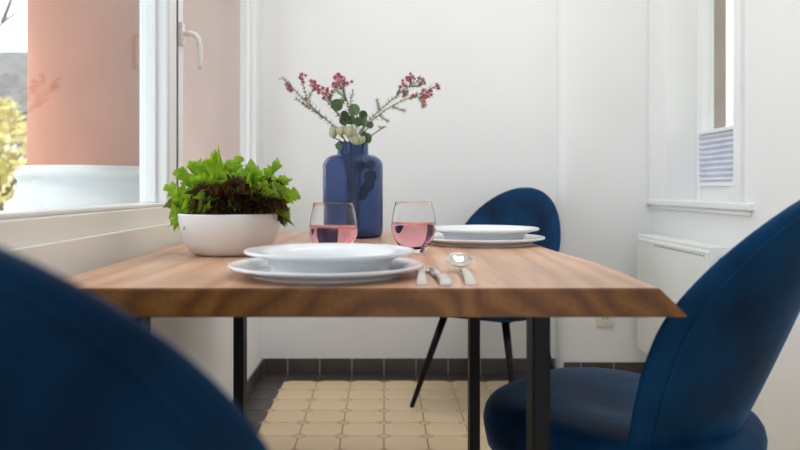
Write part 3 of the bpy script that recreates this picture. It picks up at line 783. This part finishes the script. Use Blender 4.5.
# eucalyptus
def round_leaf_mesh(r):
    bm = bmesh.new(); n = 14; ctr = bm.verts.new((0, r, r * .10)); rg = []
    for k in range(n):
        a = 2 * math.pi * k / n; rg.append(bm.verts.new((r * .92 * math.sin(a), r - r * math.cos(a), -.12 * r * math.sin(a) ** 2)))
    for k in range(n): bm.faces.new((ctr, rg[k], rg[(k + 1) % n]))
    bmesh.ops.solidify(bm, geom=bm.faces[:], thickness=.0006)
    me = bpy.data.meshes.new('leaf'); bm.to_mesh(me); bm.free(); me.materials.append(MATS['euc_leaf'])
    return me
RL = [round_leaf_mesh(.020), round_leaf_mesh(.016), round_leaf_mesh(.0115)]
def euc(label, ctrl, leaves):
    b = Vector((VX, VY, .775)); o = empty('eucalyptus_sprig', b); tag(o, label, 'foliage', 'round leaf sprigs in the vase')
    pts = [Vector((random.uniform(-.02, .02), random.uniform(-.03, .03), 0))] + [Vector(p) - b for p in ctrl]; bm = bmesh.new(); tube(bm, pts, .0018, 7); link('stem', bm, 'stem_green', o, True)
    for (p, k, rx, rz, ry) in leaves: inst('leaf', RL[k], o, Vector(p) - b, (R(rx), R(ry), R(rz)))
euc('green round leaf sprig at the left of the bouquet', [fp(350, 140), fp(345, 124, -.03), fp(339, 114, -.04)],
    [(fp(336, 112, -.04), 0, 75, 10, 20), (fp(342, 119, -.045), 1, 80, 30, 60), (fp(347, 124, -.04), 1, 70, -20, 50), (fp(350, 122, -.05), 1, 65, 60, -20), (fp(340, 122, -.05), 1, 100, 0, 90), (fp(340, 108, -.03), 1, 60, -30, -10)])
euc('green round leaf sprig at the centre of the bouquet', [fp(355, 140), fp(358, 126, -.03), fp(357, 112, -.04)],
    [(fp(355, 117, -.04), 0, 72, -10, -10), (fp(361, 120, -.04), 1, 75, 20, 40), (fp(358, 128, -.05), 1, 75, 0, 10), (fp(354, 123, -.05), 2, 90, 30, 100), (fp(361, 124, -.03), 1, 80, -60, 70),
     (fp(357, 172, -.045), 0, 85, 10, 30), (fp(364, 178, -.05), 0, 95, -10, 80), (fp(366, 184, -.045), 1, 90, 0, 190), (fp(372, 180, -.04), 0, 85, 20, -150), (fp(362, 190, -.05), 1, 90, 0, 170), (fp(354, 182, -.04), 1, 90, 0, 200), (fp(366, 168, -.05), 1, 90, 0, 60)])
euc('small leafy green sprig drooping over the right of the vase mouth', [fp(362, 140), fp(366, 131, -.03), fp(369, 128, -.04)],
    [(fp(366, 134, -.04), 1, 95, -20, 160), (fp(369, 137, -.04), 2, 95, 0, 190), (fp(367, 128, -.04), 2, 80, 0, 60), (fp(363, 133, -.04), 2, 90, 0, 150)])
euc('single narrow green leaf hanging at the left of the vase mouth', [fp(340, 141, -.03), fp(336, 146, -.05)], [(fp(338, 144, -.045), 2, 95, 0, 150)])
# cream lisianthus
def rose(label, px, py, dy, r, tilt):
    b = Vector((VX + (px - 352) * .0006, VY, .775)); o = empty('cream_flower', b); tag(o, label, 'flower', 'cream flowers in the vase')
    c = fp(px, py, dy) - b; mouth = Vector((max(-.032, min(.032, c.x * .7)) - (b.x - VX), max(-.03, c.y * .6), .262)); bm = bmesh.new(); tube(bm, bez((0, 0, 0), (0, 0, .15), mouth, 6) + bez(mouth, mouth + Vector((c.x * .1, 0, .01)), c, 6)[1:], .0019, 7); link('stem', bm, 'stem_green', o, True)
    for ringi, (n, rr, op) in enumerate(((3, .55, .05), (4, .8, .25), (5, 1.0, .5))):
        for k in range(n):
            bm = bmesh.new(); g = []
            for i in range(6):
                u = i / 5; row = []
                for j in range(7):
                    s = j / 6 * 2 - 1; a = s * .85 * (1 - .25 * u)
                    rad = r * rr * (math.sin(math.pi * (.12 + .5 * u)) ** .8) * (1 + op * .25 * u * u)
                    row.append(bm.verts.new((rad * math.cos(a), rad * math.sin(a), r * 1.9 * u - r * .35 * s * s * u)))
                g.append(row)
            for i in range(5):
                for j in range(6): bm.faces.new((g[i][j], g[i][j + 1], g[i + 1][j + 1], g[i + 1][j]))
            bmesh.ops.solidify(bm, geom=bm.faces[:], thickness=.0005)
            p = link('petal', bm, 'cream_petal', o, True); p.location = c; p.rotation_euler = (tilt[0], tilt[1], 2 * math.pi * k / n + ringi * .6)
rose('cream flower head leftmost above the vase mouth', 334, 139, -.045, .0150, (.15, -.3))
rose('cream flower bud between the two left blooms', 342, 137, -.06, .0130, (.1, -.1))
rose('cream flower in the middle above the vase mouth', 351, 138, -.06, .0170, (.25, .05))
rose('pale yellow flower low at the vase mouth', 358, 145, -.055, .0150, (.5, .2))
rose('tiny green yellow bud on a side stem right of the bouquet', 382, 129, -.03, .0075, (.1, .7))

# ------------------------------------------------------------------ outside: column, reflection stand-in, house, trees
colx, coly = -1.045, 2.60
co = empty('column', (colx, coly, 0)); tag(co, 'salmon coloured round column with white base outside the large left window', 'column')
bm = bmesh.new(); lathe(bm, [(.184, .97), (.182, 1.2), (.180, 2.62)], 64); link('shaft', bm, 'salmon', co, True)
bm = bmesh.new(); lathe(bm, [(0, .68), (.26, .68), (.26, .80), (.245, .805), (.25, .83), (.245, .855), (.225, .868), (.222, .88), (.214, .90), (.213, .925), (.222, .935), (.226, .947), (.220, .96), (.205, .966), (.200, .975), (0, .975)], 64); link('column_base', bm, 'stucco_white', co, True)
mkbox('plinth', (-.28, -.28, 0), (.28, .28, .68), 'stucco_white', co, .01)
pl = empty('reflection_block', (-1.0, 4.35, 0)); tag(pl, 'pale pink block standing in for a reflection in the opening sash of the large left window', 'reflection_block')  # block placed to imitate a reflection in the sash glass
mkbox('reflection_upper', (-.40, -.15, .9), (.28, .2, 2.62), 'reflection_pink', pl, .01)
mkbox('reflection_lower', (-.43, -.18, 0), (.28, .2, .9), 'stucco_white', pl, .01)
structure(mkbox('ground', (-60, -30, -2.2), (60, 70, -2.0), 'ground'), 'street ground outside', 'ground')
structure(mkbox('terrace', (-2.4, -2.6, -.2), (-.75, 5.0, -.02), 'stucco_white'), 'white terrace slab outside the left window', 'terrace')

structure(mkbox('sun_block_roof', (-1.85, -2.6, 2.62), (XL - .14, 5.2, 2.80), 'stucco_white'), 'unseen white roof slab added to keep sun off the left window', 'roof')  # out of view, added to block direct sun from the room

def house(name, x, y, w, d, hwall, hroof, label, wins, m='house_white', zb=-2.0, rot=0):
    o = empty(name, (x, y, zb), rot); tag(o, label, 'building')
    mkbox('wall', (-w / 2, -d / 2, 0), (w / 2, d / 2, hwall), m, o)
    if hroof:
        bm = bmesh.new(); e = .4
        v = [bm.verts.new(p) for p in ((-w / 2 - e, -d / 2 - e, hwall), (w / 2 + e, -d / 2 - e, hwall), (w / 2 + e, d / 2 + e, hwall), (-w / 2 - e, d / 2 + e, hwall), (-w / 2 - e, 0, hwall + hroof), (w / 2 + e, 0, hwall + hroof))]
        for f in ((0, 1, 5, 4), (2, 3, 4, 5), (1, 2, 5), (3, 0, 4), (0, 3, 2, 1)): bm.faces.new([v[i] for i in f])
        bmesh.ops.recalc_face_normals(bm, faces=bm.faces[:]); link('roof', bm, 'roof_grey', o)
    for (wx, wz, ww, wh, wm) in wins:
        wd = mkbox('window', (wx - ww / 2 - .08, -d / 2 - .05, wz - .08), (wx + ww / 2 + .08, -d / 2 + .02, wz + wh + .08), 'house_white', o)
        mkbox('pane', (wx - ww / 2, -d / 2 - .06, wz), (wx + ww / 2, -d / 2 - .04, wz + wh), wm, wd)
    return o
house('house', -12.2, 24.0, 7.0, 6, 5.0, 2.3, 'white house with grey roof far outside the left window', [(-1.8 + 1.3 * i, z, .5, .9, 'window_dark') for i in range(4) for z in (2.2, 4.0)])
house('townhouse', 8.0, 15.0, 4.6, 5, 9.0, 0, 'pale facade with pink shutters outside the narrow right window', [(-1.25 + 1.3 * i, z, .35, 1.1, 'pink_panel') for i in range(3) for z in (2.4, 3.9, 5.6)])
ob = mkbox('outer_reveal', (GX + .05, 3.285, .3), (XR + .25, 3.50, 3.2), 'stucco_brown'); structure(ob, 'brown outer window reveal beyond the narrow right window', 'trim')

def tree(x, y, zb, h, rx, label, n=750, m='yellow_leaf', branchy=False):
    o = empty('tree', (x, y, zb)); tag(o, label, 'tree', 'autumn trees outside the left window')
    bm = bmesh.new(); tube(bm, [(0, 0, 0), (.05, 0, h * .4), (-.03, .05, h * .8)], [.12, .09, .03], 9); link('trunk', bm, 'bark', o, True)
    for k in range(5):
        a = k * 2.4; bm = bmesh.new(); z0 = h * (.35 + .09 * k)
        tube(bm, [(0, 0, z0), (rx * .5 * math.cos(a), rx * .5 * math.sin(a), z0 + h * .13), (rx * .9 * math.cos(a), rx * .9 * math.sin(a), z0 + h * .2)], [.05, .03, .012], 6); link('branch', bm, 'bark', o, True)
    if branchy:
        for q in (((0, 0, h * .8), (-.15, 0, 5.2), (.10, 0, 5.48), (.55, .1, 5.85)), ((-.15, 0, 5.2), (-.3, .1, 5.7), (-.2, .1, 6.3)), ((.10, 0, 5.48), (.2, .1, 5.9), (.25, .1, 6.4))):
            bm = bmesh.new(); tube(bm, q, [.035 - .008 * k for k in range(len(q))], 7); link('branch', bm, 'bark', o, True)
    bm = bmesh.new()
    for _ in range(n):
        a = random.uniform(0, 6.283); r = rx * random.random() ** .5; z = h * random.uniform(.28, 1)
        r *= math.sin(math.pi * (.15 + .8 * (z / h - .28) / .72)) ** .6
        c = Vector((r * math.cos(a), r * math.sin(a), z)); u = Vector((random.gauss(0, 1), random.gauss(0, 1), random.gauss(0, 1))).normalized(); v = u.orthogonal().normalized(); sz = random.uniform(.05, .11)
        bm.faces.new([bm.verts.new(c + q) for q in (u * sz, v * sz * .6, -u * sz, -v * sz * .6)])
    f = link('foliage', bm, m, o); tag(f, kind='stuff')
tree(-6.05, 11.6, -2.0, 4.2, .75, 'yellow autumn tree nearest the left window pane', branchy=True)
tree(-8.6, 16.6, -2.0, 4.9, 1.0, 'taller yellow autumn tree in front of the white house')
